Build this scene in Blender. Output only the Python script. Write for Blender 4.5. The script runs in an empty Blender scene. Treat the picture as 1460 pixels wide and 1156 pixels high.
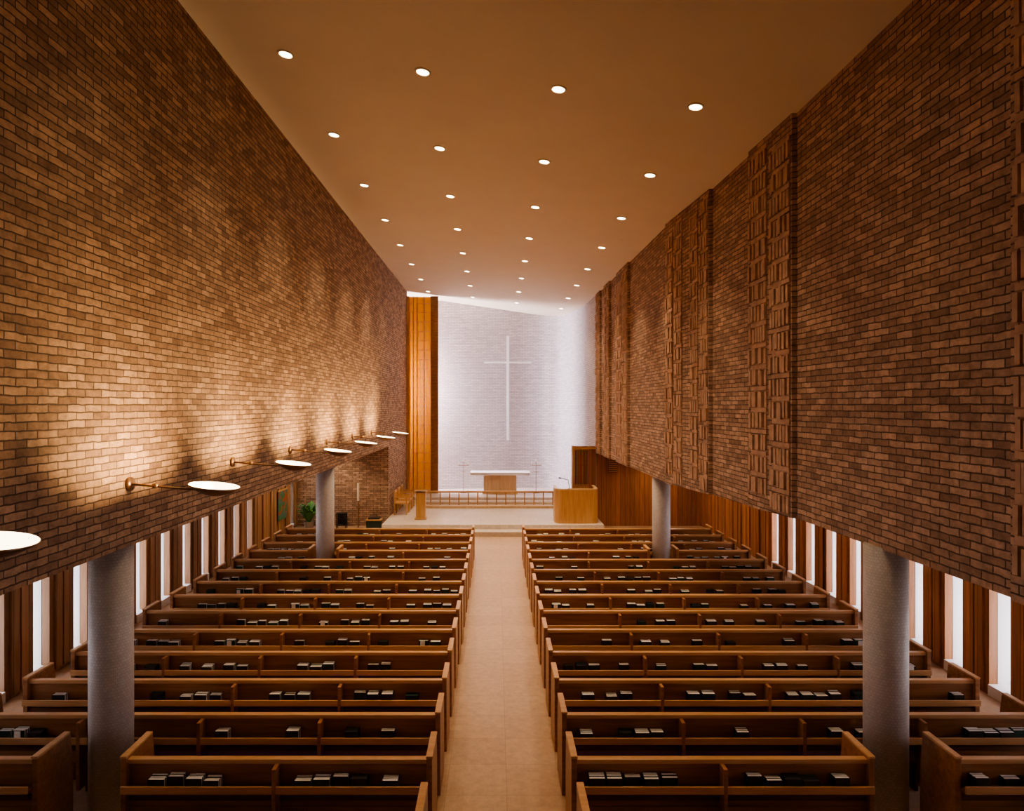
import bpy, math, random
from mathutils import Vector, Matrix
random.seed(7)
S=bpy.context.scene
COL=S.collection
pi=math.pi

# ------------------------------------------------------------ materials
def newmat(name):
    m=bpy.data.materials.new(name); m.use_nodes=True
    nt=m.node_tree; nt.nodes.clear()
    o=nt.nodes.new('ShaderNodeOutputMaterial')
    b=nt.nodes.new('ShaderNodeBsdfPrincipled')
    nt.links.new(b.outputs[0],o.inputs[0])
    return m,nt,b,o
def N(nt,t,**k):
    n=nt.nodes.new(t)
    for a,v in k.items(): setattr(n,a,v)
    return n
def c4(c): return (c[0],c[1],c[2],1)

def plain(name,c,rough=.5,metal=0,noise=.08,scale=20):
    m,nt,b,o=newmat(name)
    tc=N(nt,'ShaderNodeTexCoord'); no=N(nt,'ShaderNodeTexNoise'); no.inputs['Scale'].default_value=scale
    nt.links.new(tc.outputs['Object'],no.inputs['Vector'])
    mx=N(nt,'ShaderNodeMix',data_type='RGBA')
    mx.inputs['A'].default_value=c4([x*(1-noise) for x in c]); mx.inputs['B'].default_value=c4([min(1,x*(1+noise)) for x in c])
    nt.links.new(no.outputs[0],mx.inputs['Factor']); nt.links.new(mx.outputs['Result'],b.inputs['Base Color'])
    b.inputs['Roughness'].default_value=rough; b.inputs['Metallic'].default_value=metal
    return m

def wood(name,c1,c2,axis='X',rough=.35,sc=1.0,planks=None,rand=.25,sub=None):
    m,nt,b,o=newmat(name)
    tc=N(nt,'ShaderNodeTexCoord'); mp=N(nt,'ShaderNodeMapping')
    s=[14*sc,14*sc,14*sc]; s['XYZ'.index(axis)]=.9*sc
    mp.inputs['Scale'].default_value=s
    oi=N(nt,'ShaderNodeObjectInfo')
    add=N(nt,'ShaderNodeVectorMath',operation='ADD')
    nt.links.new(tc.outputs['Object'],add.inputs[0])
    mm=N(nt,'ShaderNodeMath',operation='MULTIPLY'); mm.inputs[1].default_value=37
    nt.links.new(oi.outputs['Random'],mm.inputs[0]); nt.links.new(mm.outputs[0],add.inputs[1])
    nt.links.new(add.outputs[0],mp.inputs[0])
    no=N(nt,'ShaderNodeTexNoise'); no.inputs['Scale'].default_value=1.5; no.inputs['Detail'].default_value=4; no.inputs['Distortion'].default_value=.6
    nt.links.new(mp.outputs[0],no.inputs['Vector'])
    r=N(nt,'ShaderNodeValToRGB'); r.color_ramp.elements[0].position=.32; r.color_ramp.elements[1].position=.68
    r.color_ramp.elements[0].color=c4(c1); r.color_ramp.elements[1].color=c4(c2)
    nt.links.new(no.outputs[0],r.inputs[0])
    hs=N(nt,'ShaderNodeHueSaturation')
    ml=N(nt,'ShaderNodeMath',operation='MULTIPLY_ADD'); ml.inputs[1].default_value=rand; ml.inputs[2].default_value=1-rand/2
    nt.links.new(oi.outputs['Random'],ml.inputs[0]); nt.links.new(ml.outputs[0],hs.inputs['Value'])
    nt.links.new(r.outputs[0],hs.inputs['Color'])
    last=hs.outputs[0]
    if planks:
        ax,w=planks
        sx=N(nt,'ShaderNodeSeparateXYZ'); nt.links.new(tc.outputs['Object'],sx.inputs[0])
        dv=N(nt,'ShaderNodeMath',operation='DIVIDE'); dv.inputs[1].default_value=w
        nt.links.new(sx.outputs['XYZ'.index(ax)],dv.inputs[0])
        fl=N(nt,'ShaderNodeMath',operation='FLOOR'); fr=N(nt,'ShaderNodeMath',operation='FRACT')
        nt.links.new(dv.outputs[0],fl.inputs[0]); nt.links.new(dv.outputs[0],fr.inputs[0])
        wn=N(nt,'ShaderNodeTexWhiteNoise',noise_dimensions='1D'); nt.links.new(fl.outputs[0],wn.inputs['W'])
        m2=N(nt,'ShaderNodeMath',operation='MULTIPLY_ADD'); m2.inputs[1].default_value=.5; m2.inputs[2].default_value=.72
        nt.links.new(wn.outputs['Value'],m2.inputs[0])
        gt=N(nt,'ShaderNodeMath',operation='GREATER_THAN'); gt.inputs[1].default_value=.06
        nt.links.new(fr.outputs[0],gt.inputs[0])
        m3=N(nt,'ShaderNodeMath',operation='MULTIPLY'); nt.links.new(m2.outputs[0],m3.inputs[0])
        m4=N(nt,'ShaderNodeMath',operation='MULTIPLY_ADD'); m4.inputs[1].default_value=.75; m4.inputs[2].default_value=.25
        nt.links.new(gt.outputs[0],m4.inputs[0]); nt.links.new(m4.outputs[0],m3.inputs[1])
        h2=N(nt,'ShaderNodeHueSaturation'); nt.links.new(last,h2.inputs['Color']); nt.links.new(m3.outputs[0],h2.inputs['Value'])
        last=h2.outputs[0]
    nt.links.new(last,b.inputs['Base Color'])
    b.inputs['Roughness'].default_value=rough
    return m

def brick(name,c1,c2,cm,bw=.25,rh=.072,mort=.008,bump=.65,rough=.85,low=.6,high=1.28,warp=.02):
    m,nt,b,o=newmat(name)
    tc=N(nt,'ShaderNodeTexCoord')
    nz=N(nt,'ShaderNodeTexNoise'); nz.inputs['Scale'].default_value=9; nz.inputs['Detail'].default_value=1
    nt.links.new(tc.outputs['UV'],nz.inputs['Vector'])
    sc=N(nt,'ShaderNodeVectorMath',operation='MULTIPLY_ADD')
    sc.inputs[1].default_value=(warp,warp,0)
    nt.links.new(nz.outputs['Color'],sc.inputs[0]); nt.links.new(tc.outputs['UV'],sc.inputs[2])
    br=N(nt,'ShaderNodeTexBrick'); br.inputs['Scale'].default_value=1
    br.inputs['Brick Width'].default_value=bw; br.inputs['Row Height'].default_value=rh
    br.inputs['Mortar Size'].default_value=mort; br.inputs['Mortar Smooth'].default_value=.4
    br.inputs['Color1'].default_value=c4(c1); br.inputs['Color2'].default_value=c4(c2); br.inputs['Mortar'].default_value=c4(cm)
    nt.links.new(sc.outputs[0],br.inputs['Vector'])
    big=N(nt,'ShaderNodeTexNoise'); big.inputs['Scale'].default_value=7; big.inputs['Detail'].default_value=4; big.inputs['Roughness'].default_value=.8
    nt.links.new(tc.outputs['UV'],big.inputs['Vector'])
    mr=N(nt,'ShaderNodeMapRange'); mr.inputs['From Min'].default_value=.3; mr.inputs['From Max'].default_value=.7
    mr.inputs['To Min'].default_value=low; mr.inputs['To Max'].default_value=high
    nt.links.new(big.outputs[0],mr.inputs[0])
    hs=N(nt,'ShaderNodeHueSaturation'); nt.links.new(br.outputs['Color'],hs.inputs['Color']); nt.links.new(mr.outputs[0],hs.inputs['Value'])
    nt.links.new(hs.outputs[0],b.inputs['Base Color'])
    bwn=N(nt,'ShaderNodeRGBToBW'); nt.links.new(hs.outputs[0],bwn.inputs[0])
    inv=N(nt,'ShaderNodeMath',operation='SUBTRACT'); inv.inputs[0].default_value=1; nt.links.new(br.outputs['Fac'],inv.inputs[1])
    a2=N(nt,'ShaderNodeMath',operation='MULTIPLY_ADD'); a2.inputs[1].default_value=2.2
    nt.links.new(bwn.outputs[0],a2.inputs[0]); nt.links.new(inv.outputs[0],a2.inputs[2])
    bp=N(nt,'ShaderNodeBump'); bp.inputs['Strength'].default_value=bump; bp.inputs['Distance'].default_value=.011
    nt.links.new(a2.outputs[0],bp.inputs['Height']); nt.links.new(bp.outputs[0],b.inputs['Normal'])
    b.inputs['Roughness'].default_value=rough
    return m

def emis(name,c,s):
    m,nt,b,o=newmat(name)
    b.inputs['Base Color'].default_value=c4(c); b.inputs['Emission Color'].default_value=c4(c); b.inputs['Emission Strength'].default_value=s
    return m

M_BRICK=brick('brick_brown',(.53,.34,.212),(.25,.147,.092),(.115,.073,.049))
M_BRICKR=brick('brick_brown_pale',(.58,.38,.26),(.30,.185,.125),(.13,.083,.06))  # paler brick for the right wall and the left aisle end
M_WBRICK=brick('brick_white_painted',(.76,.70,.71),(.61,.555,.58),(.44,.395,.42),bump=.5,low=.88,high=1.07,mort=.01)
M_BAND=plain('brick_soldier',(.52,.335,.225),.85,noise=.45,scale=7)
M_PLASTER=plain('ceiling_plaster',(.83,.725,.56),.8,noise=.04,scale=1.2)
M_SOFF=plain('soffit_plaster',(.6,.5,.4),.8)
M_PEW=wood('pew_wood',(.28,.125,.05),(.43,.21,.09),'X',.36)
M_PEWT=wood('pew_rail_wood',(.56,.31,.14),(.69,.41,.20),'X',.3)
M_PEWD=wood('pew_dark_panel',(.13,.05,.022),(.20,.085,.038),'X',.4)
M_PANEL=wood('wall_wood_panel',(.34,.18,.09),(.46,.26,.13),'Z',.4,planks=('Y',.155))
M_PANELR=wood('wall_red_wood_panel',(.36,.15,.06),(.50,.225,.09),'Z',.35,planks=('Y',.16))
M_PANELX=wood('end_red_wood_panel',(.36,.145,.055),(.50,.215,.085),'Z',.35,planks=('X',.17))
M_LWOOD=wood('light_wood',(.64,.45,.25),(.76,.56,.34),'Z',.35)
M_HWOOD=wood('honey_wood',(.52,.29,.12),(.66,.39,.17),'Z',.35)
M_WHITE=plain('white_plaster',(.82,.80,.80),.7,noise=.03)
M_BLACK=plain('black_metal',(.03,.03,.03),.4)
M_COVER=plain('book_cover',(.03,.028,.028),.5)
M_COVER2=plain('book_cover_green',(.02,.05,.04),.5)
M_PAGE=plain('book_pages',(.92,.90,.87),.8)
M_CHROME=plain('brushed_metal',(.75,.75,.78),.3,.9)
M_CROSS=plain('cross_silver_paint',(.96,.96,.96),.35,.0,noise=.02)
M_BRONZE=plain('lamp_bronze',(.32,.2,.12),.35,.7)
M_MARBLE=plain('altar_marble',(.93,.92,.91),.3,noise=.03,scale=6)
M_GREEN=plain('leaf_green',(.09,.27,.06),.5,noise=.4,scale=8)
M_POT=plain('clay_pot',(.35,.3,.26),.6)
M_WAX=plain('candle_wax',(.85,.8,.68),.5)
M_DISH=emis('lamp_glow',(1,.82,.55),6)
M_DOWN=emis('downlight_glow',(1,.82,.54),18)
M_FRAME=plain('window_frame',(.25,.25,.27),.4,.3)
M_COLUMN=brick('column_mosaic',(.60,.55,.52),(.52,.48,.45),(.44,.40,.38),bw=.035,rh=.03,mort=.003,bump=.2,rough=.5,low=.92,high=1.06,warp=.014)

def floor_mat(name,c,c2,cm,t=.61):
    m,nt,b,o=newmat(name)
    tc=N(nt,'ShaderNodeTexCoord')
    mp=N(nt,'ShaderNodeMapping'); mp.inputs['Location'].default_value=(.56,.2,0)
    nt.links.new(tc.outputs['Object'],mp.inputs[0])
    br=N(nt,'ShaderNodeTexBrick'); br.offset=.0; br.inputs['Scale'].default_value=1
    br.inputs['Brick Width'].default_value=t*1.1; br.inputs['Row Height'].default_value=t; br.inputs['Mortar Size'].default_value=.003
    br.inputs['Color1'].default_value=c4(c); br.inputs['Color2'].default_value=c4(c2); br.inputs['Mortar'].default_value=c4(cm)
    nt.links.new(mp.outputs[0],br.inputs['Vector'])
    n1=N(nt,'ShaderNodeTexNoise'); n1.inputs['Scale'].default_value=9; n1.inputs['Detail'].default_value=7; n1.inputs['Roughness'].default_value=.75
    nt.links.new(tc.outputs['Object'],n1.inputs['Vector'])
    mr=N(nt,'ShaderNodeMapRange'); mr.inputs['From Min'].default_value=.3; mr.inputs['From Max'].default_value=.7
    mr.inputs['To Min'].default_value=.78; mr.inputs['To Max'].default_value=1.14
    nt.links.new(n1.outputs[0],mr.inputs[0])
    hs=N(nt,'ShaderNodeHueSaturation'); nt.links.new(br.outputs[0],hs.inputs['Color']); nt.links.new(mr.outputs[0],hs.inputs['Value'])
    nt.links.new(hs.outputs[0],b.inputs['Base Color']); b.inputs['Roughness'].default_value=.32
    return m
M_FLOOR=floor_mat('floor_travertine',(.58,.395,.255),(.52,.345,.22),(.40,.26,.165))
M_CHFLOOR=floor_mat('chancel_stone',(.74,.65,.58),(.69,.60,.53),(.56,.47,.41))

def slatmat():
    m,nt,b,o=newmat('screen_slat_wood')
    b.inputs['Base Color'].default_value=(.62,.37,.03,1); b.inputs['Roughness'].default_value=.6
    b.inputs['Specular IOR Level'].default_value=.15
    tr=N(nt,'ShaderNodeBsdfTranslucent'); tr.inputs[0].default_value=(.62,.37,.015,1)
    mx=N(nt,'ShaderNodeMixShader'); mx.inputs[0].default_value=.5
    nt.links.new(b.outputs[0],mx.inputs[1]); nt.links.new(tr.outputs[0],mx.inputs[2]); nt.links.new(mx.outputs[0],o.inputs[0])
    return m
M_SLAT=slatmat()
def glass():
    m,nt,b,o=newmat('window_glass')
    b.inputs['Base Color'].default_value=(.95,.97,1,1)
    t=N(nt,'ShaderNodeBsdfTransparent'); mx=N(nt,'ShaderNodeMixShader'); mx.inputs[0].default_value=.92
    b.inputs['Roughness'].default_value=.05
    nt.links.new(b.outputs[0],mx.inputs[1]); nt.links.new(t.outputs[0],mx.inputs[2]); nt.links.new(mx.outputs[0],o.inputs[0])
    return m
M_GLASS=glass()

# ------------------------------------------------------------ mesh builder
class MB:
    def __init__(s): s.v=[];s.f=[];s.m=[];s.uv=[];s.mats=[]
    def mi(s,m):
        if m not in s.mats: s.mats.append(m)
        return s.mats.index(m)
    def face(s,idx,m,uv=None):
        s.f.append(idx); s.m.append(s.mi(m))
        if uv is None:
            p=[Vector(s.v[i]) for i in idx]
            n=(p[1]-p[0]).cross(p[2]-p[0])
            a=max(range(3),key=lambda k:abs(n[k]))
            if a==0: uv=[(q.y,q.z) for q in p]
            elif a==1: uv=[(q.x,q.z) for q in p]
            else: uv=[(q.x,q.y) for q in p]
        s.uv.append(uv)
    def hexa(s,c,m):
        o=len(s.v); s.v+= [tuple(p) for p in c]
        for q in [(0,3,2,1),(4,5,6,7),(0,1,5,4),(1,2,6,5),(2,3,7,6),(3,0,4,7)]:
            s.face([o+i for i in q],m)
    def box(s,x0,x1,y0,y1,z0,z1,m,T=None):
        c=[(x0,y0,z0),(x1,y0,z0),(x1,y1,z0),(x0,y1,z0),(x0,y0,z1),(x1,y0,z1),(x1,y1,z1),(x0,y1,z1)]
        if T: c=[T@Vector(p) for p in c]
        s.hexa(c,m)
    def prism(s,pts,a0,a1,m,axis='X'):
        n=len(pts); o=len(s.v)
        for a in (a0,a1):
            for p in pts:
                s.v.append((a,p[0],p[1]) if axis=='X' else ((p[0],a,p[1]) if axis=='Y' else (p[0],p[1],a)))
        s.face([o+i for i in range(n)],m); s.face([o+n+i for i in reversed(range(n))],m)
        for i in range(n):
            j=(i+1)%n; s.face([o+j,o+i,o+n+i,o+n+j],m)
    def lathe(s,prof,cx,cy,cz,m,seg=24,T=None,mats=None):
        o=len(s.v)
        for r,z in prof:
            for k in range(seg):
                a=2*pi*k/seg; p=Vector((r*math.cos(a),r*math.sin(a),z))
                if T: p=T@p
                s.v.append((cx+p.x,cy+p.y,cz+p.z))
        for i in range(len(prof)-1):
            mm=mats[i] if mats else m
            for k in range(seg):
                k2=(k+1)%seg; R=max(prof[i][0],prof[i+1][0])
                u0=k/seg*2*pi*R; u1=(k+1)/seg*2*pi*R
                s.face([o+i*seg+k,o+i*seg+k2,o+(i+1)*seg+k2,o+(i+1)*seg+k],mm,
                       [(u0,prof[i][1]),(u1,prof[i][1]),(u1,prof[i+1][1]),(u0,prof[i+1][1])])
    def tube(s,p,q,r,m,seg=8):
        p=Vector(p);q=Vector(q);d=(q-p); L=d.length
        R=d.to_track_quat('Z','Y').to_matrix()
        s.lathe([(0,0),(r,0),(r,L),(0,L)],p.x,p.y,p.z,m,seg,T=R)
    def build(s,name,loc=(0,0,0),bevel=0,smooth=False,parent=None):
        me=bpy.data.meshes.new(name); me.from_pydata(s.v,[],s.f)
        for m in s.mats: me.materials.append(m)
        uvl=me.uv_layers.new(name='UVMap')
        for p in me.polygons:
            p.material_index=s.m[p.index]
            if smooth: p.use_smooth=True
            for k,li in enumerate(p.loop_indices): uvl.data[li].uv=s.uv[p.index][k]
        me.validate(); me.update()
        ob=bpy.data.objects.new(name,me); ob.location=loc; COL.objects.link(ob)
        if bevel:
            b=ob.modifiers.new('bevel','BEVEL'); b.width=bevel; b.segments=2; b.limit_method='ANGLE'
        if parent: ob.parent=parent
        return ob

def zc(x): return 8.70-.128*x

# ------------------------------------------------------------ shell
b=MB(); b.box(-8,8.2,-3,23.4,-.2,0,M_FLOOR); b.build('floor')
b=MB()
b.hexa([(-5.2,-2.8,zc(-5.2)),(5,-2.8,zc(5)),(5,30.4,zc(5)),(-5.2,30.4,zc(-5.2)),
        (-5.2,-2.8,zc(-5.2)+.25),(5,-2.8,zc(5)+.25),(5,30.4,zc(5)+.25),(-5.2,30.4,zc(-5.2)+.25)],M_PLASTER)
b.build('ceiling')
def strip_wall(name,pts,zb,off,mat,top=True):
    b=MB(); u=0
    P=[]
    for i,(x,y) in enumerate(pts):
        if i: u+=math.hypot(x-pts[i-1][0],y-pts[i-1][1])
        P.append(u)
    for i in range(len(pts)-1):
        (x0,y0),(x1,y1)=pts[i],pts[i+1]; z0,z1=zb[i],zb[i+1]
        o=len(b.v); t0=zc(x0)+.1; t1=zc(x1)+.1
        b.v+=[(x0,y0,z0),(x1,y1,z1),(x1,y1,t1),(x0,y0,t0)]
        X0,Y0,X1,Y1=x0+off[0],y0+off[1],x1+off[0],y1+off[1]
        b.v+=[(X0,Y0,z0),(X1,Y1,z1),(X1,Y1,t1),(X0,Y0,t0)]
        b.face([o,o+1,o+2,o+3],mat,[(P[i],z0),(P[i+1],z1),(P[i+1],t1),(P[i],t0)])
        b.face([o+4,o+7,o+6,o+5],mat,[(P[i],z0),(P[i],t0),(P[i+1],t1),(P[i+1],z1)])
        b.face([o,o+4,o+5,o+1],mat,[(P[i],0),(P[i],.3),(P[i+1],.3),(P[i+1],0)])
        if i==0: b.face([o,o+3,o+7,o+4],mat)
        if i==len(pts)-2: b.face([o+1,o+5,o+6,o+2],mat)
    return b.build(name)
strip_wall('wall_left_upper',[(-3.85,-2.7),(-3.85,23.05)],[2.82,2.84],(-.35,0),M_BRICK)
strip_wall('wall_left_chancel',[(-3.85,23.05),(-3.85,27.75)],[0,0],(-.35,0),M_BRICK)
bands=[(4.15,4.95),(8.6,9.95),(11.65,12.6),(12.95,14.0),(17.7,19.3),(20.4,21.4),(22.1,22.9)]
def xr(y):
    K=[(-2.7,3.98),(8.5,3.97),(10.2,3.90),(11.85,3.86),(14.1,3.68),(18.8,3.61),(23,3.55)]
    for (a,xa),(c,xc) in zip(K,K[1:]):
        if y<=c: return xa+(xc-xa)*(y-a)/(c-a)
    return 3.55
def zbr(y):
    K=[(-2.7,2.82),(8.6,2.80),(10,2.74),(14,2.62),(23,2.62)]
    for (a,xa),(c,xc) in zip(K,K[1:]):
        if y<=c: return xa+(xc-xa)*(y-a)/(c-a)
    return 2.62
pts=[(xr(-2.7),-2.7)]
for a,c in bands:
    if not(12.9<a<13): pts+=[(xr(a)+.03,a-.02)]
    pts+=[(xr(a)-.03,a),(xr(c)-.03,c)]
    if not(12.5<c<12.7): pts+=[(xr(c)+.03,c+.02)]
pts.append((3.55,23.0))
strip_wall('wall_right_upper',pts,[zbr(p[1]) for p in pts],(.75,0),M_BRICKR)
b=MB()
for a,c in bands:
    w=c-a; ns=2 if w>.7 else 1
    for s_ in range(ns):
        y0=a+.03+s_*w/ns; y1=a+(s_+1)*w/ns-.05
        nb=max(4,int((y1-y0)/.095)); bw=(y1-y0)/nb
        z=zbr(a)+.05+(.16 if s_ else 0)
        while z<zc(xr(a))-.32:
            for k in range(nb):
                ya=y0+k*bw+.01+random.uniform(-.006,.006); yb=ya+bw-.030
                xx=xr(ya)-.03; pr=.018+random.random()*.028; dz=random.uniform(-.012,.012)
                b.box(xx-pr,xx+.02,ya,yb,z+dz,z+.222+dz,M_BAND)
            xx=xr((y0+y1)/2)-.03
            b.box(xx-.010,xx+.02,y0,y1,z+.243,z+.30,M_BAND)
            z+=.318
b.build('trim_1')
b=MB(); b.box(-8,8.2,-2.9,-2.6,0,9.8,M_BRICK); b.build('wall_back')
b=MB(); b.box(-7.7,-4.0,-2.7,23.3,2.84,3.05,M_SOFF); b.build('ceiling_aisle_west')
b=MB(); b.box(4.3,8.0,-2.7,23.5,2.84,3.05,M_SOFF); b.build('ceiling_aisle_east')
b=MB(); b.box(-3.85,3.9,-2.6,.9,2.45,2.7,M_SOFF); b.box(-3.85,3.9,.8,.9,2.7,3.5,M_SOFF); b.build('floor_gallery')
b=MB(); b.box(-7.7,-3.853,23.0,23.3,0,2.838,M_BRICKR); b.build('wall_aisle_end')
b=MB(); b.box(2.75,8.0,23.05,23.25,0,2.84,M_PANELX)
b.box(2.70,2.78,22.95,23.3,0,2.86,M_HWOOD)
b.box(2.75,3.3,23.0,23.05,.1,2.78,M_HWOOD)
for k in range(9): b.box(2.80+k*.055,2.825+k*.055,22.975,23.0,1.5,2.7,M_PEWD)
b.box(2.74,3.7,22.98,23.05,2.74,2.8,M_HWOOD)
b.box(3.98,4.32,23.0,23.05,1.9,2.5,M_PEWD)
for k in range(8): b.box(3.99,4.31,22.985,23.0,1.93+k*.07,1.96+k*.07,M_HWOOD)
b.build('wall_sacristy')
def cr(P,n=8):
    out=[]
    for i in range(1,len(P)-2):
        p0,p1,p2,p3=[Vector(q) for q in P[i-1:i+3]]
        for k in range(n):
            t=k/n
            out.append(.5*((2*p1)+(-p0+p2)*t+(2*p0-5*p1+4*p2-p3)*t*t+(-p0+3*p1-3*p2+p3)*t**3))
    out.append(Vector(P[-2])); return [(q[0],q[1]) for q in out]
path=cr([(-6,28.9),(-4.9,28.95),(-2.6,29.05),(0,29.35),(1.5,29.58),(2.4,29.45),(2.95,28.75),(3.25,27.4),(3.45,25.6),(3.55,23.0),(3.6,21)])
b=strip_wall('wall_chancel',path,[.0]*len(path),(.15,.4),M_WBRICK)
b=MB()
b.box(-5.0,-4.1,27.45,27.75,0,9.5,M_WHITE)
b.box(-5.0,-4.8,27.75,29.05,0,.9,M_WHITE)
b.box(-5.0,-4.8,27.75,29.05,9.0,9.5,M_WHITE)
b.build('wall_window_bay')
b=MB(); 
for z in [.9+1.0*k for k in range(9)]: b.box(-4.95,-4.88,27.76,29.0,z,z+.04,M_FRAME)
for y in (27.76,28.37,28.95): b.box(-4.95,-4.88,y,y+.04,.9,9.0,M_FRAME)
b.box(-4.92,-4.915,27.78,28.97,.92,8.98,M_GLASS); b.build('window_1')
b=MB()
b.box(-3.85,3.6,21.15,21.65,0,.155,M_CHFLOOR)
b.box(-3.85,3.6,21.6,23.06,0,.31,M_CHFLOOR)
b.box(-3.85,3.55,23.02,29.7,0,.31,M_CHFLOOR)
b.box(-3.85,3.4,26.05,29.7,.31,.425,M_CHFLOOR)
b.box(-5.0,3.3,26.4,29.6,.30,.54,M_CHFLOOR)
b.box(-5.3,3.6,23,30.2,-.2,0,M_CHFLOOR)
b.build('floor_chancel',bevel=.01)

# ------------------------------------------------------------ outer aisle walls with strip windows
def outer(side,xf,cent,half,solid,mat,name,y_end=23.1):
    s=-1 if side=='L' else 1
    def bx(B,a0,a1,y0,y1,z0,z1,m):
        x0,x1=xf*s+s*a0,xf*s+s*a1
        B.box(min(x0,x1),max(x0,x1),y0,y1,z0,z1,m)
    W=MB(); G=MB(); 
    cs=sorted(cent); prev=-2.8
    for c in cs+[None]:
        nxt=(c-half) if c is not None else y_end
        w=nxt-prev
        n=max(1,round(w/.66)); 
        bx(W,.14,.48,prev,nxt,0,2.84,M_WHITE)
        bx(W,.02,.15,prev+.0,nxt-.0,0.0,2.84,mat)
        for k in range(n):
            a=prev+k*w/n; q=w/n
            bx(W,-.02,.03,a+.16*q,a+.44*q,.06,2.82,mat); bx(W,-.02,.03,a+.50*q,a+.84*q,.06,2.82,mat)
        if c is not None:
            bx(W,.0,.48,c-half,c+half,0,.16,M_WHITE)
            bx(W,.0,.48,c-half,c+half,2.70,2.84,M_WHITE)
            for z in (.16,1.4,2.66): bx(G,.40,.44,c-half,c+half,z,z+.04,M_FRAME)
            for y in (c-half,c+half-.03): bx(G,.40,.44,y,y+.03,.16,2.7,M_FRAME)
            bx(G,.417,.42,c-half+.02,c+half-.02,.18,2.68,M_GLASS)
            prev=c+half
    W.build('wall_'+name); G.build('window_'+('2' if side=='L' else '3'))
outer('L',7.1,[18.6-.945*k for k in range(19)]+[22.45],.18,None,M_PANEL,'left')
outer('R',7.3,[16.95-.945*k for k in range(17)],.20,None,M_PANELR,'right',23.2)

# ------------------------------------------------------------ columns
def column(x,y,h=2.84,r=.212):
    b=MB(); b.lathe([(0,0),(r,0),(r,h*.5),(r,h),(0,h)],0,0,0,M_COLUMN,40)
    ob=b.build('column',(x,y,0),smooth=False)
    for p in ob.data.polygons: p.use_smooth=abs(p.normal.z)<.5
for x,y in [(-4.09,6.85),(-4.09,15.4),(4.13,6.85),(3.93,15.4),(-4.09,-1.2),(4.15,-1.2)]:
    column(x,y,2.84 if x<0 else zbr(y)+.02)

# ------------------------------------------------------------ pews
PEWS=[]
def pew_mesh(L):
    b=MB(); h=L/2
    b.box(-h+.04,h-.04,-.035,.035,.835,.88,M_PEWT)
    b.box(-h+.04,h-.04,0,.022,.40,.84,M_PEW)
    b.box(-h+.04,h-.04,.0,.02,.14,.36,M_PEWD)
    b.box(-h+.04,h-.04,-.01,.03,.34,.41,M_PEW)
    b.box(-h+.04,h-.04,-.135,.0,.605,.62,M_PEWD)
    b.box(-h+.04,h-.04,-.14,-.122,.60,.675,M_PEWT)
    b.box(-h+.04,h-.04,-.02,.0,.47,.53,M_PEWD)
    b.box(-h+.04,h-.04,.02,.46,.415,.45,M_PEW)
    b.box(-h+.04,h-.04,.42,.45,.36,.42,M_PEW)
    n=max(1,round(L/1.45))
    for k in range(1,n):
        x=-h+k*L/n
        b.box(x-.02,x+.02,-.142,.0,.10,.84,M_PEW)
        b.box(x-.02,x+.02,.02,.42,.0,.42,M_PEWD)
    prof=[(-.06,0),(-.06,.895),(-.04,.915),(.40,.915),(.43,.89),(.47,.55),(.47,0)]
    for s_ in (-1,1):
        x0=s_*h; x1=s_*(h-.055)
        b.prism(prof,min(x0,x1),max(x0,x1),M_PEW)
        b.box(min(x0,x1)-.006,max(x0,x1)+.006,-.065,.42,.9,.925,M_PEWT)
    return b
cache={}
def pew(x0,x1,y):
    L=round(abs(x1-x0),3)
    if L not in cache:
        ob=pew_mesh(L).build('church_pew',((x0+x1)/2,y,0),bevel=.006); cache[L]=ob
    else:
        ob=cache[L].copy(); COL.objects.link(ob); ob.location=((x0+x1)/2,y,0)
    ob.name='church_pew'; PEWS.append((min(x0,x1),max(x0,x1),y))
for n in range(-4,14):
    y=6.27+.9*n
    if n in (0,10):
        if n==0: li,lo,ri,ro=-3.62,-4.42,3.64,4.42
        else: li,lo,ri,ro=-3.78,-4.40,3.62,4.24
        pew(li,-.62,y); pew(-5.88,lo,y); pew(.72,ri,y); pew(ro,6.0,y)
    else:
        pew(-5.88,-.62,y); pew(.72,6.0,y)
b=MB()
for x0,x1,y in PEWS:
    L=x1-x0; n=max(1,round(L/1.45))
    for k in range(n):
        a=x0+k*L/n+.09; c=x0+(k+1)*L/n-.09
        x=a+random.random()*.25
        while x<c-.17:
            if random.random()<.74:
                cnt=random.choice((2,3,3,3)); yy=y-.012; light=random.random()<.85
                w=random.uniform(.13,.16); hh=random.uniform(.10,.135)
                for j in range(cnt):
                    t=random.choice((.032,.034,.036)); 
                    if yy-t<y-.12: break
                    cm=M_COVER if random.random()<.8 else M_COVER2
                    z=.622; h2=hh-random.random()*.012
                    b.box(x,x+w,yy-t,yy-t+.003,z,z+h2-.004,cm); b.box(x,x+w,yy-.003,yy,z,z+h2-.004,cm)
                    b.box(x,x+.005,yy-t,yy,z,z+h2-.004,cm)
                    b.box(x+.004,x+w-.004,yy-t+.003,yy-.003,z,z+h2-.004,M_PAGE if light else cm)
                    yy-=t+.001
                if random.random()<.03:
                    b.box(x+.03,x+.10,y-.121,y-.118,.63,.74,M_PAGE)
                x+=random.choice((.17,.175,.18,.3))
            else: x+=random.uniform(.15,.4)
b.build('hymnals')

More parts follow.
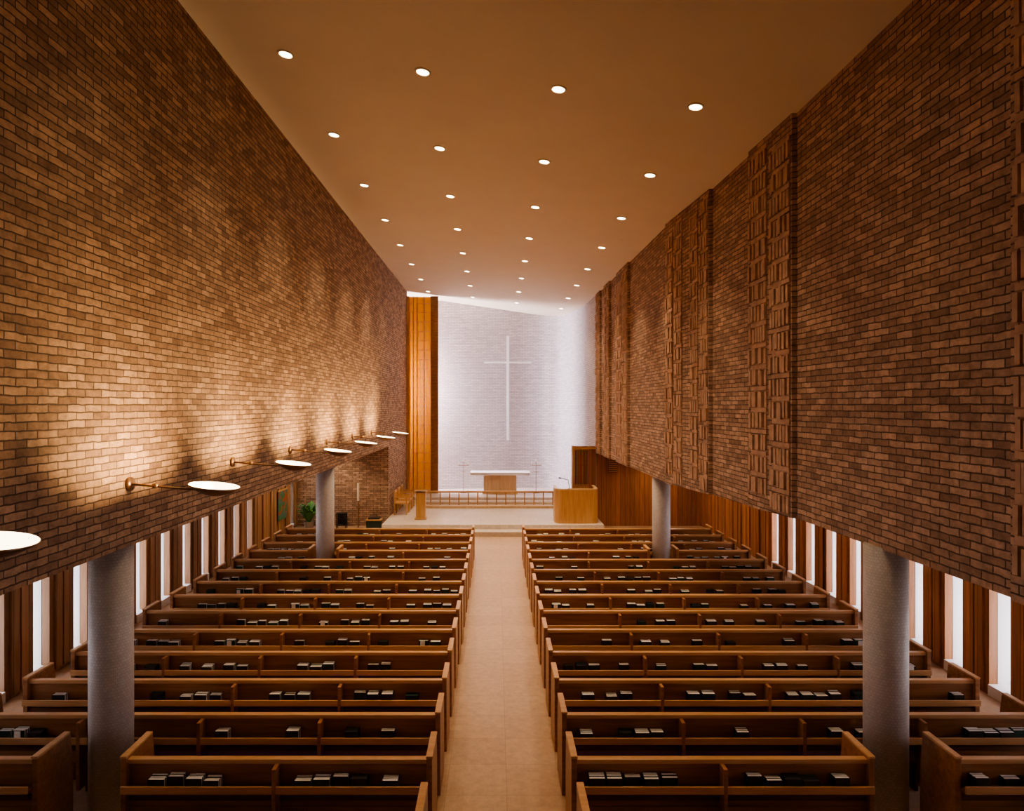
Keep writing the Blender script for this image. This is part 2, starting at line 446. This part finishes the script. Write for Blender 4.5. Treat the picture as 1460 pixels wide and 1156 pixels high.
# ------------------------------------------------------------ ceiling downlights
tilt=Matrix.Rotation(math.atan(.128),3,'Y')
me=None
EN={-1:80,0:180,1:290,2:370,3:410,4:420,5:370,6:150,7:60}
for k in range(-3,8):
    y=8.75+2.6*k
    for x in (-2.86,-1.0,.84,2.70):
        if me is None:
            b=MB()
            b.lathe([(.112,.02),(.112,-.012),(.088,-.016),(.082,-.004)],0,0,0,M_PLASTER,28,T=tilt)
            b.lathe([(.084,-.006),(.04,-.010),(0,-.011)],0,0,0,M_DOWN,28,T=tilt)
            ob=b.build('recessed_downlight',(x,y,zc(x))); me=ob
        else:
            ob=me.copy(); COL.objects.link(ob); ob.location=(x,y,zc(x))
        ob.name='recessed_downlight'
        if k<-1: continue
        l=bpy.data.lights.new('downlight_lamp','SPOT'); l.energy=EN[k]; l.color=(1,.75,.465)
        l.spot_size=math.radians(72 if abs(x)>2 else 90); l.spot_blend=1; l.shadow_soft_size=.08
        lo=bpy.data.objects.new('bulb',l); COL.objects.link(lo); lo.parent=ob; lo.location=(0,0,-.05)

# ------------------------------------------------------------ wall up-lamps (left)
for i,y in enumerate([4.0,6.75,9.38,12.0,14.6,17.2,19.8]):
    b=MB()
    x=-2.95 if i else -3.13; z=3.46; wl=-3.85-x
    R=Matrix.Rotation(math.radians(7),3,'Y')
    b.lathe([(0,-.10),(.07,-.098),(.16,-.066),(.235,-.02),(.255,.0),(.248,.004)],0,0,0,M_BRONZE,36,T=R)
    b.lathe([(.248,.004),(.20,-.010),(.10,-.028),(0,-.032)],0,0,0,M_DISH,36,T=R)
    b.tube((wl,0,.02),(-.2,0,-.04),.012,M_BRONZE)
    b.lathe([(0,-.03),(.03,-.02),(.03,.02),(0,.03)],wl+.28,0,0,M_BRONZE,12)
    b.tube((wl+.001,0,.02),(wl+.035,0,.02),.07,M_BRONZE,20)
    ob=b.build('wall_uplight',(x,y,z),smooth=True)
    l=bpy.data.lights.new('uplight_lamp','SPOT'); l.energy=240 if i>0 else 75; l.color=(1,.67,.33)
    l.spot_size=math.radians(120); l.spot_blend=.5; l.shadow_soft_size=.08
    lo=bpy.data.objects.new('bulb',l); COL.objects.link(lo); lo.parent=ob; lo.location=(0,0,.03)
    d=Vector((-.88,0,.47)); lo.rotation_euler=d.to_track_quat('-Z','Y').to_euler()

for x,y in ((5.6,19.2),(5.6,21.6),(-5.6,19.6),(-5.6,21.9)):  # unseen lamps added under the soffits to brighten the far aisle ends
    b=MB()
    b.lathe([(.11,.0),(.11,-.012),(.085,-.014),(.08,-.002)],0,0,0,M_WHITE,24)
    b.lathe([(.082,-.004),(0,-.006)],0,0,0,M_DOWN,24)
    ob=b.build('aisle_fill_downlight',(x,y,2.84))
    l=bpy.data.lights.new('aisle_fill_lamp','SPOT'); l.energy=90; l.color=(1,.76,.5); l.spot_size=math.radians(150); l.spot_blend=.6; l.shadow_soft_size=.07
    lo=bpy.data.objects.new('bulb',l); COL.objects.link(lo); lo.parent=ob; lo.location=(0,0,-.04)

# ------------------------------------------------------------ chancel furnishings
b=MB(); y0=27.62; ZT=8.98
b.box(-3.845,-3.74,y0,y0+.1,.545,ZT,M_HWOOD)
b.box(-2.66,-2.50,y0-.02,y0+.12,.545,ZT,M_PEW)
b.box(-2.82,-2.66,y0,y0+.1,.545,ZT,M_PEW)
for k in range(11):
    x=-3.70+k*.086
    T=Matrix.Translation((x,y0+.07,0))@Matrix.Rotation(math.radians(9),4,'Z')
    b.box(-.042,.042,-.004,.004,.56,ZT-.02,M_SLAT,T)
for x in (-3.56,-3.40,-3.10): b.box(x-.014,x+.014,y0,y0+.05,.56,ZT,M_PEW)
for k in range(22):
    z=.66+k*.40
    if z<8.9: b.box(-3.76,-2.7,y0+.0,y0+.02,z,z+.022,M_HWOOD)
b.box(-3.845,-2.5,y0,y0+.1,.545,.66,M_HWOOD)
b.build('wooden_screen')
b=MB(); yc=28.98
b.box(.45,.57,yc,yc+.07,2.74,7.42,M_CROSS)
b.box(-.57,1.56,yc-.012,yc+.06,6.205,6.275,M_CROSS)
for z in (3.3,5.0,6.9): b.tube((.51,yc+.06,z),(.51,29.41,z),.015,M_CHROME)
b.build('altar_cross',bevel=.006)
b=MB()
b.box(-1.1,1.4,27.2,28.1,1.36,1.46,M_MARBLE)
b.box(-.55,.85,27.35,27.95,.54,1.36,M_LWOOD)
b.box(-.60,.90,27.32,27.98,.54,.60,M_LWOOD)
for x in (-.2,.15,.5): b.box(x-.006,x+.006,27.343,27.352,.6,1.36,M_HWOOD)
b.box(-1.12,1.42,27.18,28.12,1.455,1.468,M_WHITE)
b.build('altar',bevel=.008)
for x in (-1.42,1.70):
    b=MB()
    b.lathe([(0,0),(.16,0),(.16,.02),(.02,.04),(.015,.05)],0,0,0,M_BRONZE,20)
    b.tube((0,0,.03),(0,0,1.3),.012,M_BRONZE)
    b.tube((-.2,0,1.18),(.2,0,1.18),.011,M_BRONZE)
    b.tube((-.1,0,.9),(.1,0,.9),.009,M_BRONZE)
    for dx in (-.2,0,.2):
        z=1.18 if dx else 1.3
        b.lathe([(0,0),(.04,.01),(.045,.03)],dx,0,z,M_BRONZE,12)
        b.tube((dx,0,z+.01),(dx,0,z+.16),.016,M_WAX)
    b.build('candelabrum',(x,27.8,.54),smooth=False)
b=MB(); yr=25.5
b.box(-3.0,2.25,yr-.09,yr+.09,.86,.92,M_HWOOD)
b.box(-3.0,2.25,yr-.03,yr+.03,.40,.45,M_LWOOD)
n=14
for k in range(n+1):
    x=-2.97+k*(5.19/n); b.box(x-.022,x+.022,yr-.025,yr+.025,.31,.86,M_HWOOD)
b.box(-3.0,2.25,yr-.45,yr-.18,.31,.40,M_LWOOD)
b.build('communion_rail',bevel=.006)
b=MB()
b.box(-.16,.16,-.14,.14,0,.95,M_HWOOD); b.box(-.2,.2,-.18,.18,0,.05,M_HWOOD)
b.hexa([(-.2,-.2,1.0),(.2,-.2,1.0),(.2,.2,.93),(-.2,.2,.93),(-.2,-.2,1.05),(.2,-.2,1.05),(.2,.2,.98),(-.2,.2,.98)],M_LWOOD)
b.build('lectern',(-2.66,22.7,.31),bevel=.01)
for y in (23.75,24.55,25.35):
    b=MB()
    for (dx,dy) in ((-.22,-.24),(-.22,.24),(.22,-.24),(.22,.24)):
        b.box(dx-.022,dx+.022,dy-.022,dy+.022,0,.86 if dx<0 else .64,M_HWOOD)
    b.box(-.24,.25,-.26,.26,.40,.45,M_HWOOD)
    b.box(-.245,-.20,-.26,.26,.80,.88,M_HWOOD)
    for k in range(6): b.box(-.235,-.215,-.2+k*.075,-.17+k*.075,.45,.80,M_HWOOD)
    for dy in (-.24,.24): b.box(-.24,.25,dy-.03,dy+.03,.62,.655,M_HWOOD)
    b.build('clergy_chair',(-3.5,y,.31),bevel=.005)
def pathwall(b,P,th,z0,z1,m):
    n=len(P); nor=[]
    for i in range(n):
        a=Vector(P[max(0,i-1)]);c=Vector(P[min(n-1,i+1)]); d=(c-a).normalized(); nor.append(Vector((-d.y,d.x)))
    for i in range(n-1):
        p,q=Vector(P[i]),Vector(P[i+1]); pi_,qi=p+nor[i]*th,q+nor[i+1]*th
        b.hexa([(p.x,p.y,z0),(q.x,q.y,z0),(qi.x,qi.y,z0),(pi_.x,pi_.y,z0),(p.x,p.y,z1),(q.x,q.y,z1),(qi.x,qi.y,z1),(pi_.x,pi_.y,z1)],m)
b=MB()
P=[(2.02,22.9),(1.98,22.5)]+[(2.25-.27*math.cos(t*pi/12),22.1-.3*math.sin(t*pi/12)) for t in range(0,7)]+[(2.9,21.77),(3.2,21.8)]+[(3.2+.25*math.sin(t*pi/10),22.05-.25*math.cos(t*pi/10)) for t in range(1,6)]+[(3.46,22.9)]
pathwall(b,P,.05,.31,1.44,M_HWOOD)
pathwall(b,P,.09,1.44,1.48,M_LWOOD)
b.box(2.05,3.42,22.0,22.9,.31,.6,M_HWOOD)
b.hexa([(2.4,21.84,1.44),(3.1,21.84,1.44),(3.1,22.2,1.36),(2.4,22.2,1.36),(2.4,21.84,1.5),(3.1,21.84,1.5),(3.1,22.2,1.42),(2.4,22.2,1.42)],M_LWOOD)
b.tube((2.5,22.1,1.44),(2.45,22.1,1.75),.01,M_BLACK); b.tube((2.45,22.1,1.75),(2.2,22.05,1.82),.01,M_BLACK)
b.tube((2.2,22.05,1.82),(2.12,22.05,1.83),.022,M_BLACK)
b.build('pulpit')
b=MB()
b.lathe([(0,0),(.16,0),(.16,.03),(.03,.06),(.025,.08)],0,0,0,M_BRONZE,20)
b.tube((0,0,.05),(0,0,.95),.025,M_BRONZE)
b.lathe([(0,.70),(.07,.71),(.08,.74),(.07,.77),(0,.78)],0,0,0,M_BRONZE,16)
b.lathe([(0,.92),(.06,.94),(.07,.98),(0,.98)],0,0,0,M_BRONZE,16)
b.tube((0,0,.97),(0,0,1.6),.038,M_WAX,14); b.tube((0,0,1.6),(0,0,1.63),.004,M_BLACK)
b.build('paschal_candle',(-4.82,22.5,0))
b=MB()
for dx in (-.16,.16):
    for dy in (-.1,.1): b.box(dx-.012,dx+.012,dy-.012,dy+.012,0,.55,M_BLACK)
for z in (.15,.35,.54): b.box(-.17,.17,-.11,.11,z,z+.02,M_BLACK)
for k in range(5): b.box(-.13+k*.055,-.095+k*.055,-.08,.08,.37,.52,M_COVER)
b.box(-.17,.17,.1,.115,.1,.55,M_BLACK)
b.build('literature_rack',(-5.4,22.5,0))
b=MB(); b.box(-.25,.25,-.15,.15,0,.32,M_COVER2); b.box(-.27,.27,-.17,.17,.32,.36,M_HWOOD); b.box(-.2,.2,-.1,.1,.36,.42,M_COVER)
b.build('book_chest',(-4.25,22.4,0),bevel=.01)
b=MB()
b.lathe([(0,0),(.13,0),(.18,.28),(.19,.30),(.165,.30),(.15,.26),(0,.26)],0,0,0,M_POT,24)
for k in range(110):
    a=random.random()*2*pi; L=random.uniform(.25,.5); up=random.uniform(.3,.7); w=random.uniform(.02,.045)
    o=len(b.v)
    for j in range(6):
        t=j/5; r=.04+L*t*random.uniform(.95,1.05); z=.26+up*math.sin(t*pi*.62)
        ww=w*math.sin(pi*(.12+.86*t))+.003
        cx,cy=math.cos(a)*r,math.sin(a)*r
        b.v+=[(cx-math.sin(a)*ww,cy+math.cos(a)*ww,z),(cx+math.sin(a)*ww,cy-math.cos(a)*ww,z)]
    for j in range(5): b.face([o+2*j,o+2*j+1,o+2*j+3,o+2*j+2],M_GREEN)
b.build('potted_plant',(-6.48,22.3,0))
def tap():
    m,nt,bb,o=newmat('tapestry_cloth')
    tc=N(nt,'ShaderNodeTexCoord'); v=N(nt,'ShaderNodeTexVoronoi'); v.inputs['Scale'].default_value=8
    nt.links.new(tc.outputs['Object'],v.inputs['Vector'])
    r=N(nt,'ShaderNodeValToRGB'); e=r.color_ramp.elements
    e[0].color=(.05,.18,.07,1); e[1].color=(.55,.42,.15,1); r.color_ramp.interpolation='CONSTANT'
    x=e.new(.35); x.color=(.30,.10,.05,1); x=e.new(.6); x.color=(.08,.16,.14,1)
    nt.links.new(v.outputs['Color'],r.inputs[0]); nt.links.new(r.outputs[0],bb.inputs['Base Color']); bb.inputs['Roughness'].default_value=.9
    return m
b=MB(); b.box(-7.07,-7.045,20.85,21.7,.55,1.5,tap()); b.box(-7.075,-7.035,20.8,21.75,1.5,1.54,M_HWOOD); b.build('wall_tapestry')

# ------------------------------------------------------------ daylight
def area(name,loc,d,sx,sy,e,c):
    l=bpy.data.lights.new(name,'AREA'); l.shape='RECTANGLE'; l.size=sx; l.size_y=sy; l.energy=e; l.color=c
    o=bpy.data.objects.new(name,l); COL.objects.link(o); o.location=loc
    o.rotation_euler=Vector(d).to_track_quat('-Z','Z').to_euler(); return o
area('daylight_chancel_window',(-5.3,28.35,5.0),(1,.12,0),1.25,8,11500,(.96,.87,1.0))
w=bpy.data.worlds.new('sky'); S.world=w; w.use_nodes=True
bg=w.node_tree.nodes['Background']; bg.inputs[0].default_value=(.97,.93,1.0,1); bg.inputs[1].default_value=8.5

# ------------------------------------------------------------ camera
cam=bpy.data.cameras.new('camera'); co=bpy.data.objects.new('camera',cam); COL.objects.link(co)
co.location=(0,0,4.3); co.rotation_euler=(pi/2,0,0)
cam.sensor_width=36; cam.lens=36*920/1460; cam.shift_x=22/1460; cam.clip_start=.05
S.camera=co
S.view_settings.view_transform='AgX'
S.view_settings.look='AgX - Medium High Contrast'
S.view_settings.exposure=0
